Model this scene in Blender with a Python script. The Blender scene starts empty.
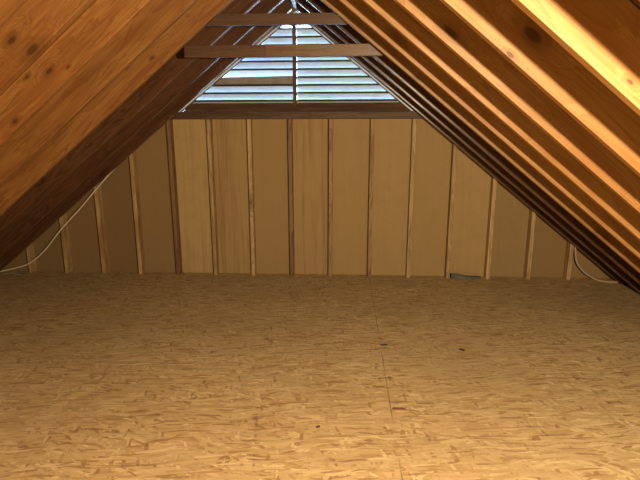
import bpy, bmesh, math, random
from mathutils import Vector, Matrix
random.seed(7)
C = bpy.context.scene.collection
PI = math.pi

# ------------------------------------------------------------------ measures (metres)
S = 0.4064                 # 16 in spacing of studs and rafters
D = 12 * S                 # front face of the gable studs
H = 2.592                  # height where the rafter undersides would meet
T = 0.804                  # roof slope (rise / run)
ANG = math.atan(T)
RD = 0.184                 # rafter depth
RV = RD / math.cos(ANG)    # the same, measured vertically
RW = 0.038                 # board thickness
Y0R = D - 0.154            # rafter pair nearest the gable
X0S = -2.934               # centre of the left-most stud
YB = -2.6                  # rear end of the attic
ZS = 1.61                  # underside of the header below the vent


def roof_z(x):
    return H - T * abs(x)


# ------------------------------------------------------------------ object helpers
def obj(name, bm, mat, parent=None, smooth=False, loc=None):
    me = bpy.data.meshes.new(name)
    bmesh.ops.recalc_face_normals(bm, faces=bm.faces)
    bm.to_mesh(me); bm.free()
    if smooth:
        for p in me.polygons: p.use_smooth = True
    me.materials.append(mat)
    o = bpy.data.objects.new(name, me)
    C.objects.link(o)
    if loc is not None: o.location = loc
    if parent: o.parent = parent
    return o


def tag(o, label, cat, group=None):
    o['label'] = label; o['category'] = cat
    if group: o['group'] = group
    return o


def struct(o):
    o['kind'] = 'structure'
    return o


def prism(bm, pts, y0, y1, bevel=0.0):
    """polygon in (x, z) pushed from y0 to y1"""
    a = [bm.verts.new((x, y0, z)) for x, z in pts]
    b = [bm.verts.new((x, y1, z)) for x, z in pts]
    n = len(pts)
    f = [bm.faces.new(a), bm.faces.new(b[::-1])]
    for i in range(n):
        f.append(bm.faces.new((a[i], b[i], b[(i + 1) % n], a[(i + 1) % n])))
    if bevel:
        ed = list({e for q in f for e in q.edges})
        bmesh.ops.bevel(bm, geom=ed, offset=bevel, segments=2, affect='EDGES', profile=0.5)


def tube(bm, pts, r, seg=8):
    """smooth round cord through pts (Catmull-Rom)"""
    P = [Vector(p) for p in pts]
    Q = []
    for i in range(len(P) - 1):
        p0 = P[max(i - 1, 0)]; p1 = P[i]; p2 = P[i + 1]; p3 = P[min(i + 2, len(P) - 1)]
        for k in range(6):
            t = k / 6
            Q.append(0.5 * ((2 * p1) + (p2 - p0) * t + (2 * p0 - 5 * p1 + 4 * p2 - p3) * t * t + (-p0 + 3 * p1 - 3 * p2 + p3) * t ** 3))
    Q.append(P[-1])
    rings = []
    for i, q in enumerate(Q):
        d = (Q[min(i + 1, len(Q) - 1)] - Q[max(i - 1, 0)]).normalized()
        u = d.cross(Vector((0, 1, 0.01))).normalized(); v = d.cross(u)
        rings.append([bm.verts.new(q + r * (math.cos(2 * PI * j / seg) * u + math.sin(2 * PI * j / seg) * v)) for j in range(seg)])
    for a, b in zip(rings, rings[1:]):
        for j in range(seg):
            bm.faces.new((a[j], a[(j + 1) % seg], b[(j + 1) % seg], b[j]))
    bm.faces.new(rings[0]); bm.faces.new(rings[-1])


# ------------------------------------------------------------------ materials
def new_mat(name):
    m = bpy.data.materials.new(name); m.use_nodes = True
    nt = m.node_tree
    b = nt.nodes['Principled BSDF']
    return m, nt, b


class N:
    def __init__(self, nt): self.nt = nt
    def n(self, t, **k):
        o = self.nt.nodes.new(t)
        for a, v in k.items(): setattr(o, a, v)
        return o
    def l(self, a, b): self.nt.links.new(a, b)
    def put(self, sock, v):
        if hasattr(v, 'is_linked'): self.l(v, sock)
        else: sock.default_value = v
    def math(self, op, a, b=0.0, c=None, clamp=False):
        o = self.n('ShaderNodeMath', operation=op, use_clamp=clamp)
        self.put(o.inputs[0], a); self.put(o.inputs[1], b)
        if c is not None: self.put(o.inputs[2], c)
        return o.outputs[0]
    def vmath(self, op, a, b=(0, 0, 0)):
        o = self.n('ShaderNodeVectorMath', operation=op)
        self.put(o.inputs[0], a); self.put(o.inputs[1], b)
        return o.outputs['Value'] if op in ('LENGTH', 'DISTANCE', 'DOT_PRODUCT') else o.outputs[0]
    def noise(self, v, scale, detail=4, rough=0.55, dist=0.0):
        o = self.n('ShaderNodeTexNoise')
        self.l(v, o.inputs['Vector']); o.inputs['Scale'].default_value = scale
        o.inputs['Detail'].default_value = detail; o.inputs['Roughness'].default_value = rough
        o.inputs['Distortion'].default_value = dist
        return o.outputs['Fac']
    def ramp(self, f, stops):
        o = self.n('ShaderNodeValToRGB')
        e = o.color_ramp.elements
        while len(e) < len(stops): e.new(0.5)
        for q, (p, c) in zip(e, stops):
            q.position = p; q.color = (c[0], c[1], c[2], 1) if hasattr(c, '__len__') else (c, c, c, 1)
        self.l(f, o.inputs[0])
        return o.outputs[0]
    def mix(self, f, a, b, mode='MIX'):
        o = self.n('ShaderNodeMix', data_type='RGBA', blend_type=mode)
        self.put(o.inputs[0], f)
        for s, v in ((o.inputs[6], a), (o.inputs[7], b)):
            if hasattr(v, 'is_linked'): self.l(v, s)
            else: s.default_value = (*v, 1)
        return o.outputs[2]
    def smooth(self, v, a, b):
        o = self.n('ShaderNodeMapRange', interpolation_type='SMOOTHSTEP')
        self.put(o.inputs[0], v); o.inputs[1].default_value = a; o.inputs[2].default_value = b
        return o.outputs[0]


def wood(name, light, dark, axis=0, knots=1.0, rough=0.55, grain=1.0, spots=(), spec=0.4, world=False):
    """softwood; grain runs along the object's own axis; spots = extra knots in object coordinates (x, z, size)"""
    m, nt, b = new_mat(name); g = N(nt)
    tc = g.n('ShaderNodeTexCoord'); info = g.n('ShaderNodeObjectInfo')
    co = tc.outputs['Object']
    off = g.n('ShaderNodeCombineXYZ')
    for i, k in enumerate((37.0, 53.0, 71.0)):
        g.l(g.math('MULTIPLY', info.outputs['Random'], k), off.inputs[i])
    v = g.vmath('ADD', co, off.outputs[0])
    long_, cross = 1.0, 9.0
    sc = [cross] * 3; sc[axis] = long_
    sv = g.vmath('MULTIPLY', v, tuple(sc))
    # scattered knots
    ks = [5.5] * 3; ks[axis] = 1.9
    kv = g.vmath('MULTIPLY', v, tuple(ks))
    vo = g.n('ShaderNodeTexVoronoi'); g.l(kv, vo.inputs['Vector']); vo.inputs['Scale'].default_value = 0.8
    kd = vo.outputs['Distance']
    for (sx, sy, sz, size) in spots:
        d3 = g.vmath('MULTIPLY', g.vmath('SUBTRACT', co, (sx, sy, sz)), (0.45 / size, 0.0, 1.0 / size))
        kd = g.math('MINIMUM', kd, g.math('MULTIPLY', g.vmath('LENGTH', d3), 0.10))
    bulge = g.smooth(kd, 0.42, 0.0)
    wv = g.n('ShaderNodeCombineXYZ')
    for i in range(3):
        if i != axis: g.l(g.math('MULTIPLY', bulge, 0.9 * knots), wv.inputs[i])
    sv2 = g.vmath('ADD', sv, wv.outputs[0])
    n1 = g.noise(sv2, 1.3, 3, 0.5, 0.6)
    rings = g.math('FRACT', g.math('MULTIPLY', n1, 7.0 * grain))
    rg = g.ramp(rings, [(0, 0.0), (0.65, 0.45), (0.9, 1.0), (1.0, 0.0)])
    fine = g.noise(g.vmath('MULTIPLY', sv, (1, 6, 6) if axis == 0 else (6, 6, 1)), 3.0, 5, 0.65)
    f = g.math('ADD', g.math('MULTIPLY', rg, 0.24), g.math('MULTIPLY', fine, 0.82))
    col = g.mix(g.smooth(f, 0.30, 0.74), light, dark)
    blot = g.noise(g.vmath('MULTIPLY', v, (0.55, 6.0, 6.0) if axis == 0 else (4, 4, .8)), 1.7, 4, 0.6, 0.2)
    col = g.mix(g.math('MULTIPLY', g.smooth(blot, 0.46, 0.66), 0.62), col, (dark[0] * .92, dark[1] * .78, dark[2] * .75))
    # brightness differs a little from board to board
    tone = g.math('ADD', 0.86, g.math('MULTIPLY', info.outputs['Random'], 0.26))
    tn = g.n('ShaderNodeCombineColor')
    for i in range(3): g.l(tone, tn.inputs[i])
    col = g.mix(1.0, col, tn.outputs[0], 'MULTIPLY')
    if knots:
        core = g.smooth(kd, 0.10, 0.045)
        col = g.mix(g.math('MULTIPLY', core, 0.85), col, (0.055, 0.020, 0.006))
        halo = g.math('MULTIPLY', g.smooth(kd, 0.20, 0.10), 0.5)
        col = g.mix(g.math('MULTIPLY', halo, g.math('SUBTRACT', 1.0, core)), col, tuple(c * 0.55 for c in dark))
    g.l(col, b.inputs['Base Color'])
    b.inputs['Roughness'].default_value = rough
    b.inputs['Specular IOR Level'].default_value = spec
    bp = g.n('ShaderNodeBump'); bp.inputs['Strength'].default_value = 0.25; bp.inputs['Distance'].default_value = 0.002
    g.l(g.math('SUBTRACT', 1.0, f), bp.inputs['Height']); g.l(bp.outputs[0], b.inputs['Normal'])
    return m


def plain(name, col, rough=0.6, metal=0.0, var=0.12, scale=30):
    m, nt, b = new_mat(name); g = N(nt)
    tc = g.n('ShaderNodeTexCoord')
    n = g.noise(tc.outputs['Object'], scale, 4)
    g.l(g.mix(g.smooth(n, 0.3, 0.75), col, tuple(c * (1 - 2.5 * var) for c in col)), b.inputs['Base Color'])
    b.inputs['Roughness'].default_value = rough; b.inputs['Metallic'].default_value = metal
    return m


def floor_material():
    m, nt, b = new_mat('osb_floor'); g = N(nt)
    tc = g.n('ShaderNodeTexCoord'); co = tc.outputs['Object']
    wob = g.n('ShaderNodeTexNoise'); g.l(co, wob.inputs['Vector']); wob.inputs['Scale'].default_value = 2.5
    wv = g.vmath('MULTIPLY', g.vmath('SUBTRACT', wob.outputs['Color'], (0.5, 0.5, 0.5)), (0.10, 0.10, 0))
    base = g.vmath('ADD', co, wv)

    def strands(rot, lx, ly, seed):
        mp = g.n('ShaderNodeMapping'); mp.inputs['Rotation'].default_value = (0, 0, rot)
        mp.inputs['Location'].default_value = (seed, seed * 1.7, seed * 0.3)
        g.l(base, mp.inputs[0])
        s2 = g.n('ShaderNodeMapping'); s2.inputs['Scale'].default_value = (1 / lx, 1 / ly, 0.0001)
        g.l(mp.outputs[0], s2.inputs[0])
        vo = g.n('ShaderNodeTexVoronoi'); vo.voronoi_dimensions = '2D'; vo.inputs['Scale'].default_value = 1.0
        g.l(s2.outputs[0], vo.inputs['Vector'])
        sep = g.n('ShaderNodeSeparateColor'); g.l(vo.outputs['Color'], sep.inputs[0])
        return sep.outputs[0], sep.outputs[1], s2.outputs[0], vo.outputs['Distance']
    pal = [(0.0, (0.38, 0.22, 0.085)), (0.15, (0.52, 0.345, 0.155)), (0.5, (0.61, 0.43, 0.21)), (0.85, (0.67, 0.49, 0.25)), (1.0, (0.78, 0.61, 0.33))]
    col = None
    for i, (rot, lx, ly, seed) in enumerate([(0.1, .08, .017, 3.1), (-0.45, .075, .015, 7.7), (0.5, .07, .014, 11.3), (1.35, .06, .016, 17.9), (-0.12, .10, .012, 23.3)]):
        r, k, sv, dist = strands(rot, lx, ly, seed)
        c = g.ramp(r, pal)
        fine = g.noise(g.vmath('MULTIPLY', sv, (0.6, 4.0, 1)), 2.0, 3)
        c = g.mix(g.math('MULTIPLY', g.smooth(fine, 0.5, 0.8), 0.35), c, (0.324, 0.187, 0.072))
        if col is None: col = c
        else: col = g.mix(g.math('GREATER_THAN', k, (0, .62, .66, .84, .6)[i]), col, c)
        if i in (1, 3, 4):       # a few dark or reddish strands
            col = g.mix(g.math('MULTIPLY', g.math('LESS_THAN', k, 0.03), 0.6), col, (0.245, 0.115, 0.043))
    # soft large patches and fine flecks
    fleck = g.noise(g.vmath('MULTIPLY', base, (14, 45, 1)), 1.0, 5, 0.7)
    col = g.mix(g.math('MULTIPLY', g.smooth(fleck, 0.56, 0.74), 0.65), col, (0.30, 0.16, 0.065))
    fleck2 = g.noise(g.vmath('MULTIPLY', g.vmath('ADD', base, (4, 9, 0)), (10, 32, 1)), 1.0, 4, 0.65)
    col = g.mix(g.math('MULTIPLY', g.smooth(fleck2, 0.57, 0.74), 0.45), col, (0.84, 0.70, 0.45))
    patch = g.noise(co, 1.1, 3)
    col = g.mix(g.math('MULTIPLY', g.smooth(patch, 0.4, 0.7), 0.30), col, (0.403, 0.274, 0.130))
    # narrow butt joint between two sheets, running away from the viewer, fading where it is filled
    sx = g.n('ShaderNodeSeparateXYZ'); g.l(base, sx.inputs[0])
    sr = g.n('ShaderNodeSeparateXYZ'); g.l(co, sr.inputs[0])
    dx = g.math('ABSOLUTE', g.math('SUBTRACT', sr.outputs[0], 0.742))
    gap = g.math('MULTIPLY', g.smooth(dx, 0.0045, 0.0015), g.smooth(g.noise(g.vmath('MULTIPLY', co, (0, 1, 0)), 2.6, 3), 0.38, 0.60))
    col = g.mix(g.math('MULTIPLY', gap, 0.65), col, (0.10, 0.05, 0.02))
    g.l(col, b.inputs['Base Color'])
    b.inputs['Roughness'].default_value = 0.62
    b.inputs['Specular IOR Level'].default_value = 0.25
    return m


def wall_material():
    """sheathing between the studs; each bay has its own tone, some bays are grained boards"""
    m, nt, b = new_mat('gable_sheathing'); g = N(nt)
    tc = g.n('ShaderNodeTexCoord'); co = tc.outputs['Object']
    sp = g.n('ShaderNodeSeparateXYZ'); g.l(co, sp.inputs[0])
    idx = g.math('FLOOR', g.math('DIVIDE', g.math('SUBTRACT', sp.outputs[0], X0S), S))
    wn = g.n('ShaderNodeTexWhiteNoise', noise_dimensions='1D'); g.l(idx, wn.inputs['W'])
    v = wn.outputs['Value']
    cx = g.n('ShaderNodeCombineXYZ'); g.l(sp.outputs[0], cx.inputs[0]); g.l(g.math('MULTIPLY', idx, 7.3), cx.inputs[1]); g.l(sp.outputs[2], cx.inputs[2])
    gr = g.noise(g.vmath('MULTIPLY', cx.outputs[0], (26, 1, 0.9)), 1.0, 5, 0.6, 0.3)
    # bays 4, 5 and 7 from the left are grained boards
    grained = None
    for k, a in ((4, 0.5), (5, 1.0), (7, 1.0)):
        e = g.math('MULTIPLY', g.math('COMPARE', idx, float(k), 0.4), a)
        grained = e if grained is None else g.math('ADD', grained, e)
    base = g.mix(v, (0.47, 0.325, 0.145), (0.34, 0.225, 0.095))
    mott = g.noise(co, 9, 4, 0.6)
    base = g.mix(g.math('MULTIPLY', g.smooth(mott, 0.4, 0.75), 0.25), base, (0.317, 0.209, 0.086))
    amt = g.math('ADD', 0.15, g.math('MULTIPLY', grained, 0.6))
    base = g.mix(g.math('MULTIPLY', g.smooth(gr, 0.42, 0.72), amt), base, (0.259, 0.151, 0.061))
    # the outermost bays are toned darker, most of all on the left
    outer_dark = g.math('MAXIMUM', g.math('LESS_THAN', idx, 2.5), g.math('MULTIPLY', g.math('GREATER_THAN', idx, 11.5), 0.6))
    outer_dark = g.math('MAXIMUM', outer_dark, g.math('MULTIPLY', g.math('COMPARE', idx, 3.0, .4), 0.6))
    base = g.mix(g.math('MULTIPLY', outer_dark, 0.85), base, (0.20, 0.125, 0.055))
    g.l(base, b.inputs['Base Color'])
    b.inputs['Roughness'].default_value = 0.7
    b.inputs['Specular IOR Level'].default_value = 0.2
    return m


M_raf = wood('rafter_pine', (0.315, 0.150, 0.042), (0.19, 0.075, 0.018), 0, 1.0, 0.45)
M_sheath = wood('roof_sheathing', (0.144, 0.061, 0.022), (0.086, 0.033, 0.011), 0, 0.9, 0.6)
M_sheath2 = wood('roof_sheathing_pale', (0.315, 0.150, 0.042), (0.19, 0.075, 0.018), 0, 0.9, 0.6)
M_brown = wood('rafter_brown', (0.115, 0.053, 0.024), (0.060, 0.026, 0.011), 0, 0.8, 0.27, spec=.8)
M_yel = wood('rafter_yellow_pine', (0.400, 0.222, 0.080), (0.288, 0.137, 0.036), 0, 1.0, 0.45)
M_stud = wood('stud_pine', (0.562, 0.403, 0.202), (0.302, 0.173, 0.072), 2, 1.0, 0.6)
M_tie = wood('tie_pine', (0.095, 0.050, 0.022), (0.055, 0.026, 0.011), 0, 0.8, 0.38, spec=.6)
M_tie2 = wood('tie_pine_light', (0.150, 0.085, 0.034), (0.085, 0.040, 0.014), 0, 0.8, 0.38, spec=.6)
M_sdark = wood('stud_dark_pine', (0.27, 0.155, 0.075), (0.13, 0.07, 0.032), 2, 1.0, 0.6)
M_smid = wood('stud_brown_pine', (0.42, 0.26, 0.12), (0.20, 0.10, 0.045), 2, 1.0, 0.6)
M_head = wood('header_wood', (0.14, 0.078, 0.04), (0.06, 0.03, 0.015), 0, 0.7, 0.6)
M_slat = plain('slat_paint', (0.58, 0.66, 0.74), 0.45, 0, 0.06, 14)
M_edge_shade = plain('slat_edge_shade', (0.05, 0.045, 0.045), 0.8, 0, 0.05, 20)  # near-black colour puts shade onto the inward edges of the slats
M_slatold = plain('slat_weathered', (0.30, 0.29, 0.27), 0.6, 0, 0.12, 14)
M_frame = plain('vent_frame_paint', (0.74, 0.87, 1.0), 0.5, 0, 0.06, 20)
M_dark = wood('mullion_wood', (0.13, 0.085, 0.05), (0.06, 0.035, 0.02), 2, 0.3, 0.7)
M_cable = plain('cable_sheath', (0.80, 0.66, 0.48), 0.5, 0, 0.05, 60)
M_pipe = plain('pipe_sheath', (0.50, 0.38, 0.25), 0.6, 0, 0.05, 60)
M_scrap = plain('blue_grey_plastic', (0.125, 0.125, 0.095), 0.6, 0, 0.1, 60)
M_sliver = wood('sliver_wood', (0.30, 0.13, 0.06), (0.16, 0.06, 0.03), 0, 0, 0.7)
M_metal = plain('galvanised_metal', (0.75, 0.76, 0.78), 0.35, 0.6, 0.08, 80)
M_floor = floor_material()
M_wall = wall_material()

# ------------------------------------------------------------------ the setting
XE = (H + RV) / T            # where the roof sheathing reaches the floor
bm = bmesh.new()
prism(bm, [(-XE - .3, -.02), (XE + .3, -.02), (XE + .3, 0), (-XE - .3, 0)], YB - .2, D + .35)
struct(obj('floor', bm, M_floor))

for sgn, nm in ((-1, 'ceiling_left'), (1, 'ceiling_right')):
    # one roof plane: x of the mesh runs down the slope, z is square to it
    bm = bmesh.new()
    L = (H + RV) / math.sin(ANG) + .15
    prism(bm, [(-.02, 0), (L, 0), (L, .02), (-.02, .02)], YB - .2, D + .30)
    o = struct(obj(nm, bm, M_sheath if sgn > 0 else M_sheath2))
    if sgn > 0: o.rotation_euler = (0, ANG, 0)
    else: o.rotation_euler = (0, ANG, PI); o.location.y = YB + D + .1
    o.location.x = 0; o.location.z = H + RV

# gable wall sheathing with the triangular opening for the vent
YW = D + .062
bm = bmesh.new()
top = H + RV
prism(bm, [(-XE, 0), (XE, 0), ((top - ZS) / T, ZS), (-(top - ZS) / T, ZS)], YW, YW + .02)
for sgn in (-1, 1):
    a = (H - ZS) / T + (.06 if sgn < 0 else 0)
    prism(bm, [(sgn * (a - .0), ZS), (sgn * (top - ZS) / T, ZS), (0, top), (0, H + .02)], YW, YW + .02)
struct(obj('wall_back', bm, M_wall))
bm = bmesh.new()
prism(bm, [(-XE, 0), (XE, 0), (0, top)], YB - .02, YB)
struct(obj('wall_front', bm, M_wall))

# ------------------------------------------------------------------ rafters
def rafter_mesh(sgn, spots=()):
    """x runs down the slope along the underside, z up into the roof, plumb cut at the ridge, level cut at the floor"""
    ca, sa = math.cos(ANG), math.sin(ANG)
    def loc(x, z):                       # world (distance from ridge line, height) -> mesh
        dx, dz = x, z - H
        return (dx * ca - dz * sa, dx * sa + dz * ca)
    pts = [loc(.020, roof_z(.020)), loc((H - .002) / T, .002), loc((H + RV - .004) / T, .002), loc(.020, H + RV - .004 - T * .020)]
    bm = bmesh.new()
    prism(bm, pts, -RW / 2, RW / 2, 0.0025)
    return bm


ORD = ['nearest the vent wall', 'second out from the vent wall', 'third out from the vent wall', 'fourth out from the vent wall', 'fifth out from the vent wall',
       'sixth out from the vent wall', 'seventh out from the vent wall', 'eighth out from the vent wall', 'ninth out from the vent wall', 'tenth out from the vent wall',
       'eleventh out from the vent wall', 'twelfth out from the vent wall', 'thirteenth out from the vent wall']
LOOK_L = {3: 'orange pine rafter on left slope at left ends of both collar ties',
          0: 'brown rafter on left slope against the vent, its edge followed by the white cable'}
LOOK_R = {3: 'pine rafter on right slope at right ends of both collar ties',
          0: 'dark brown rafter on right slope right beside the vent, innermost of its row',
          7: 'bright yellow pine rafter on right slope with knot near its top, eighth from the vent',
          8: 'widest bright yellow pine rafter at top right corner, ninth out from the vent'}
SPOT = {(-1, 6): [(1.208, .018, .024), (1.253, .108, .018)], (-1, 5): [(1.375, .097, .015), (1.494, .154, .011), (1.719, .035, .013), (1.278, .044, .007)],
        (-1, 3): [(1.059, .075, .009), (1.243, .140, .008)], (-1, 2): [(2.371, .073, .010)],
        (1, 7): [(1.360, .010, .011), (1.377, .107, .026)], (1, 3): [(2.922, .021, .012), (1.222, .019, .012)], (1, 8): [(1.606, .035, .007)]}
base = {}
for sgn in (-1, 1):
    for k in range(13):
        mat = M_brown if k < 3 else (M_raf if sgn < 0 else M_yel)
        if (sgn, k) in SPOT and k > 2:
            sp = [(u, 0, v, r) for (u, v, r) in SPOT[(sgn, k)]]
            mat = wood('rafter_pine_knotty', *(((0.315, 0.150, 0.042), (0.19, 0.075, 0.018)) if sgn < 0 else ((0.400, 0.222, 0.080), (0.288, 0.137, 0.036))), 0, 1.0, 0.45, 1.0, sp)
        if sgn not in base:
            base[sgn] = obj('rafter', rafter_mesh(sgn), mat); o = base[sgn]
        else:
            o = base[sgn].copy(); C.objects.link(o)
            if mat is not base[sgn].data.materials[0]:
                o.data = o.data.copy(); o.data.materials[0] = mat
        o.location = (0, Y0R - k * S, H)
        o.rotation_euler = (0, ANG, 0 if sgn > 0 else PI)
        side = 'right' if sgn > 0 else 'left'
        lab = (LOOK_R if sgn > 0 else LOOK_L).get(k, '%s pine rafter on the %s roof slope, %s' % ('yellow' if sgn > 0 and k > 3 else 'orange brown', side, ORD[k]))
        tag(o, lab, 'rafter', 'rafters of the %s roof slope' % side)

bm = bmesh.new()
prism(bm, [(-.019, H + .03), (.019, H + .03), (.019, H + RV - .02), (-.019, H + RV - .02)], YB + .002, D + .055, .002)
tag(obj('ridge_board', bm, M_tie), 'brown ridge board along the peak where both rafter rows meet', 'beam')

# ------------------------------------------------------------------ studs
def stud_top(x):
    z1 = ZS
    return z1
WHERE = ['leftmost short stub in the low left corner', 'second from left, crossed by the hanging cable', 'third from left, under the left slope', 'fourth from left, under the left slope',
         'fifth from left, dark faced, below left end of vent', 'sixth from left, pale edged, below the vent', 'seventh from left, pale knotty, below the vent', 'eighth from left, dark faced, below the vent centre post',
         'ninth from left, reddish, below the vent', 'tenth from left, below right half of vent', 'eleventh from left, pale, below right end of vent', 'fifth from right, first past the vent, beside blue grey scrap',
         'fourth from right, pale, right of blue grey scrap', 'third from right, under the right slope', 'rightmost short stud beside the bent pale pipe']
WHERE[13] = 'second from right, under the right slope'
WHERE[12] = 'third from right, pale, right of blue grey scrap'
WHERE[11] = 'fourth from right, just left of blue grey scrap'
XS = [X0S + .019 + i * S for i in range(15)]
for i, x in enumerate(XS):
    bm = bmesh.new()
    def zt(xx): return min(ZS - .001, roof_z(xx) + RV - .005)
    a, b_ = x - .019, x + .019
    w = random.uniform(-.004, .004)
    prism(bm, [(a + w, .001), (b_ + w, .001), (b_, zt(b_)), (a, zt(a))], D - .028, YW - .001, .0022)
    for v in bm.verts: v.co.x -= x
    o = obj('wall_stud', bm, M_sdark if i in (4, 7) else (M_smid if i in (8, 9) else M_stud))
    o.location.x = x
    tag(o, 'vertical pine stud of gable wall, ' + WHERE[i], 'stud', 'studs of the gable wall')

# ------------------------------------------------------------------ header and sill below the vent
bm = bmesh.new()
hx = (H - ZS) / T
prism(bm, [(-hx - .06, ZS), (hx + .03, ZS), (hx - .05, ZS + .068), (-hx + .02, ZS + .068)], D - .036, YW + .03, .003)
tag(obj('header_beam', bm, M_head), 'dark brown header board across the stud tops below the vent', 'beam')

# ------------------------------------------------------------------ the louvred vent
vent = bpy.data.objects.new('gable_vent', None); C.objects.link(vent); vent.location = (0, D, ZS + .068)
tag(vent, 'triangular louvred vent with white blue slats letting in daylight high in gable wall', 'vent')
def vpart(name, bm, mat):
    for v in bm.verts: v.co -= vent.location
    return obj(name, bm, mat, vent)
zb = ZS + .069
# sill: a board leaning back
bm = bmesh.new()
a = (H - zb) / T
vs = [(-a + .0, D - .02, zb), (a - .03, D - .02, zb), (a - .13, D + .018, zb + .085), (-a + .075, D + .018, zb + .085),
      (-a + .0, D + .0, zb - .0), (a - .03, D + .0, zb - .0), (a - .13, D + .04, zb + .085), (-a + .075, D + .04, zb + .085)]
vv = [bm.verts.new(v) for v in vs]
for f in ((0, 1, 2, 3), (4, 5, 6, 7), (0, 1, 5, 4), (1, 2, 6, 5), (2, 3, 7, 6), (3, 0, 4, 7)): bm.faces.new([vv[i] for i in f])
vpart('sill', bm, M_head)
# two raking rails
WL = .05
for sgn in (-1, 1):
    bm = bmesh.new()
    def rk(off, z): return (sgn * ((H - .004 - z) / T - off + WL * (sgn < 0)), z)
    p = [rk(-.012, zb), rk(.010, zb), (sgn * .0, H - .004 - .010 * T), (sgn * .0, H - .004 + .012 * T)]
    prism(bm, p, D - .01, D + .10, .002)
    vpart('raking_rail', bm, M_frame)
    bm = bmesh.new()
    p = [rk(.0105, zb), rk(.022, zb), (sgn * .0, H - .004 - .022 * T), (sgn * .0, H - .004 - .0105 * T)]
    prism(bm, p, D + .0, D + .018, .001)
    vpart('inner_bead', bm, M_dark)
bm = bmesh.new(); prism(bm, [(-.037, zb + .06), (.001, zb + .06), (.001, H - .08), (-.037, H - .08)], D + .001, D + .019, .002)
vpart('centre_post', bm, M_dark)
PITCH, ST = .0735, .026
ta = math.radians(40)
for side in (-1, 1):
    for i in range(11):
        z = zb + .098 + i * PITCH                # height of the slat's inner edge
        xo = (H - z) / T - .055
        if xo < .06: continue
        x0, x1 = (.0, xo) if side > 0 else (-xo, -.036)
        droop = side < 0 and i == 3
        bm = bmesh.new()
        ln = .125
        tt = ta if not droop else math.radians(62)
        c, s_ = math.cos(tt), math.sin(tt)
        # section in (y, z): inner edge high, outer edge low; ends follow the rake
        sec = [(0, 0), (ln * c, -ln * s_), (ln * c + ST * s_, -ln * s_ + ST * c), (ST * s_, ST * c)]
        rings = []
        for xx in (x0, x1):
            rings.append([bm.verts.new((xx, D + .020 + y, z + q)) for y, q in sec])
        bm.faces.new(rings[0]); bm.faces.new(rings[1])
        for j in range(4): bm.faces.new((rings[0][j], rings[0][(j + 1) % 4], rings[1][(j + 1) % 4], rings[1][j]))
        if droop:
            for v in bm.verts:
                v.co.z += .012 + .012 * (v.co.x / xo)
        for v in bm.verts:                       # ends cut to the rake
            lim = (H - v.co.z) / T - .012
            if side > 0 and v.co.x > .01: v.co.x = lim
            if side < 0 and v.co.x < -.04: v.co.x = -lim - WL
        bm.faces.ensure_lookup_table()
        o = vpart('slat', bm, M_slatold if droop else M_slat)
        o.data.materials.append(M_edge_shade)
        for p_ in o.data.polygons:
            if p_.normal.y < -.5 and p_.normal.z > .3: p_.material_index = 1

# small galvanised plate at the peak of the vent
bm = bmesh.new()
prism(bm, [(-.055, H - .135), (-.04, H - .135), (0, H - .10), (.04, H - .135), (.055, H - .135), (0, H - .082)], D - .022, D - .011, .001)
gp = obj('peak_bracket', bm, M_metal)
bm = bmesh.new()
for xx in (-.03, .018): prism(bm, [(xx, H - .075), (xx + .012, H - .075), (xx + .012, H - .03), (xx, H - .03)], D - .022, D - .011)
prism(bm, [(-.03, H - .058), (.03, H - .058), (.03, H - .048), (-.03, H - .048)], D - .0225, D - .0105)
obj('plate', bm, M_metal, gp)
tag(gp, 'small pale metal bracket at the very peak above the vent', 'bracket')

# ------------------------------------------------------------------ collar ties at the fourth rafter pair
YT = Y0R - 3 * S
def tie(z0, z1, mitre_left, mat, y0=-.019, y1=.019):
    bm = bmesh.new()
    g = -.015
    xl0, xl1 = (H - z0) / T + g, (H - z1) / T + g
    if mitre_left: pts = [(-xl0, z0), (xl0, z0), (xl1, z1), (-xl1, z1)]
    else: pts = [(-xl1, z0), (xl0, z0), (xl1, z1), (-xl1, z1)]
    prism(bm, pts, YT + y0, YT + y1, .002)
    return bm
bm = tie(1.989, 2.066, False, M_tie)
for v in bm.verts: v.co.x *= 1.0
lo = bpy.data.objects.new('collar_tie', None); C.objects.link(lo); lo.location = (0, YT, 2.028)
tag(lo, 'lower wider collar tie spliced from dark and lighter boards across the vent', 'beam', 'collar ties')
bm.free()
def lop(x0b, x1b, x1t, x0t, mat):
    bm = bmesh.new()
    prism(bm, [(x0b, 1.989), (x1b, 1.989), (x1t, 2.066), (x0t, 2.066)], YT - .019, YT + .019, .002)
    for v in bm.verts: v.co -= lo.location
    return obj('board', bm, mat, lo)
lop(-.643, -.074, -.074, -.643, M_tie)
lop(-.0735, (H - 1.989) / T - .02, (H - 2.066) / T - .02, -.0735, M_tie2)
z0, z1 = 2.194, 2.264
bm = tie(z0, z1, True, M_tie)
for v in bm.verts: v.co -= Vector((0, YT, (z0 + z1) / 2))
o = obj('collar_tie', bm, M_tie); o.location = (0, YT, (z0 + z1) / 2)
tag(o, 'upper shorter collar tie, plain brown board near the peak', 'beam', 'collar ties')

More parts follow.
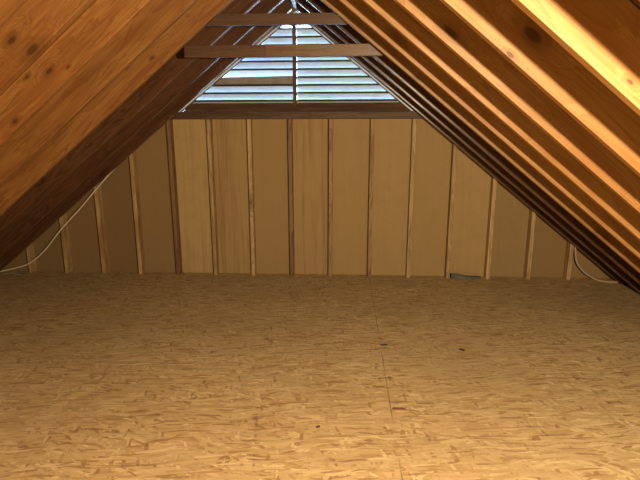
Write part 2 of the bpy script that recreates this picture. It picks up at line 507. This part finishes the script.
# ------------------------------------------------------------------ cables, scrap
bm = bmesh.new()
pts = [(-1.25, 4.80, 1.655), (-1.305, 4.815, 1.585), (-1.56, 4.82, 1.380), (-1.815, 4.82, 1.170), (-2.03, 4.815, .960), (-2.27, 4.815, .71), (-2.487, 4.812, .50), (-2.70, 4.81, .264), (-2.887, 4.81, .118), (-3.06, 4.80, .062), (-3.20, 4.78, .03), (-3.30, 4.75, .007)]
tube(bm, pts, .0075)
tag(obj('electrical_cable', bm, M_cable, smooth=True), 'pale cable hanging along the left slope down to the floor corner', 'cable')
bm = bmesh.new()
tube(bm, [(2.80, 4.835, .42), (2.80, 4.835, .34), (2.825, 4.825, .20), (2.90, 4.815, .10), (3.00, 4.80, .035), (3.10, 4.775, .011), (3.30, 4.765, .011)], .009)
tag(obj('bent_pipe', bm, M_pipe, smooth=True), 'thin pale flexible pipe curving from wall onto the floor at right corner', 'pipe')
bm = bmesh.new()
tube(bm, [(-3.16, 4.755, .006), (-3.10, 4.76, .016), (-3.05, 4.765, .020), (-3.00, 4.76, .012), (-2.95, 4.75, .006)], .004)
tag(obj('wire', bm, M_metal, smooth=True), 'short grey wire curled on the floor in the low left corner', 'wire')
# crumpled strip of blue-grey plastic against the wall
bm = bmesh.new()
n = 10
prof = []
for i in range(n + 1):
    t = i / n
    h = .052 * (1 - .55 * t) * (1 + .12 * math.sin(9 * t))
    prof.append((1.585 + .30 * t, .03 + .008 * math.sin(7 * t), h))
low = [bm.verts.new((x, 4.80 + d, .001)) for x, d, h in prof]; mid = [bm.verts.new((x, 4.795 + d * 1.2, h * .7)) for x, d, h in prof]
hi = [bm.verts.new((x, 4.815 + d, h)) for x, d, h in prof]; bk = [bm.verts.new((x, 4.84 + d, h * .9)) for x, d, h in prof]; bl = [bm.verts.new((x, 4.85 + d, .001)) for x, d, h in prof]
loops = [low, mid, hi, bk, bl]
for a, b_ in zip(loops, loops[1:] + loops[:1]):
    for i in range(n): bm.faces.new((a[i], a[i + 1], b_[i + 1], b_[i]))
for e in (0, n): bm.faces.new([q[e] for q in loops])
tag(obj('plastic_scrap', bm, M_scrap), 'crumpled blue grey strip lying on floor against the gable wall', 'scrap')
def sliver(x, y, L, w, rz, mat, label):
    bm = bmesh.new()
    p = [(-L / 2, -w * .25), (-L * .3, -w / 2), (L * .42, -w * .45), (L / 2, 0), (L * .3, w / 2), (-L * .45, w * .4)]
    a = [bm.verts.new((q, r, .0005)) for q, r in p]; b_ = [bm.verts.new((q * .96, r * .8, .005 + .002 * (q > 0))) for q, r in p]
    bm.faces.new(a); bm.faces.new(b_)
    for i in range(6): bm.faces.new((a[i], a[(i + 1) % 6], b_[(i + 1) % 6], b_[i]))
    o = obj('wood_sliver', bm, mat); o.location = (x, y, 0); o.rotation_euler = (0, 0, rz)
    tag(o, label, 'debris', 'bits of wood on the floor')
sliver(.785, 2.385, .075, .024, -.08, M_sliver, 'reddish wood sliver on floor near the sheet joint, largest of the bits')
sliver(.768, 3.20, .055, .026, .1, M_dark, 'small dark wood bit on the floor joint, farther back than reddish sliver')
sliver(.353, 2.20, .022, .014, .3, M_dark, 'tiny dark speck of wood on floor near the bottom centre')
sliver(1.303, 3.147, .045, .02, -.7, M_dark, 'small dark wood bit on floor right of the sheet joint')

# ------------------------------------------------------------------ light
w = bpy.data.worlds.new('sky'); bpy.context.scene.world = w; w.use_nodes = True
bg = w.node_tree.nodes['Background']
bg.inputs[0].default_value = (0.46, 0.74, 1.0, 1); bg.inputs[1].default_value = 18.0

ld = bpy.data.lights.new('attic_bulb', 'POINT'); ld.energy = 555; ld.color = (1.0, 0.775, 0.50); ld.shadow_soft_size = .035
lo_ = bpy.data.objects.new('attic_bulb', ld); C.objects.link(lo_); lo_.location = (1.10, -.12, 1.50)

# ------------------------------------------------------------------ camera
F, TH, PS, RO, CX, CH = 481.17, .21888, .05233, -.00162, .48059, 1.47478
fw = Vector((-math.sin(PS) * math.cos(TH), math.cos(PS) * math.cos(TH), -math.sin(TH)))
rt = Vector((math.cos(PS), math.sin(PS), 0)); up = rt.cross(fw)
rt2 = rt * math.cos(RO) + up * math.sin(RO); up2 = rt2.cross(fw)
cd = bpy.data.cameras.new('camera'); cam = bpy.data.objects.new('camera', cd); C.objects.link(cam)
cam.matrix_world = Matrix(((rt2.x, up2.x, -fw.x, CX), (rt2.y, up2.y, -fw.y, 0), (rt2.z, up2.z, -fw.z, CH), (0, 0, 0, 1)))
cd.sensor_fit = 'HORIZONTAL'; cd.sensor_width = 36; cd.lens = F / 640 * 36; cd.clip_start = .02
sc = bpy.context.scene; sc.camera = cam
vs_ = sc.view_settings
vs_.view_transform = 'Standard'; vs_.look = 'None'; vs_.exposure = 0; vs_.gamma = 1; vs_.use_curve_mapping = False
sc.cycles.max_bounces = 8; sc.cycles.diffuse_bounces = 1
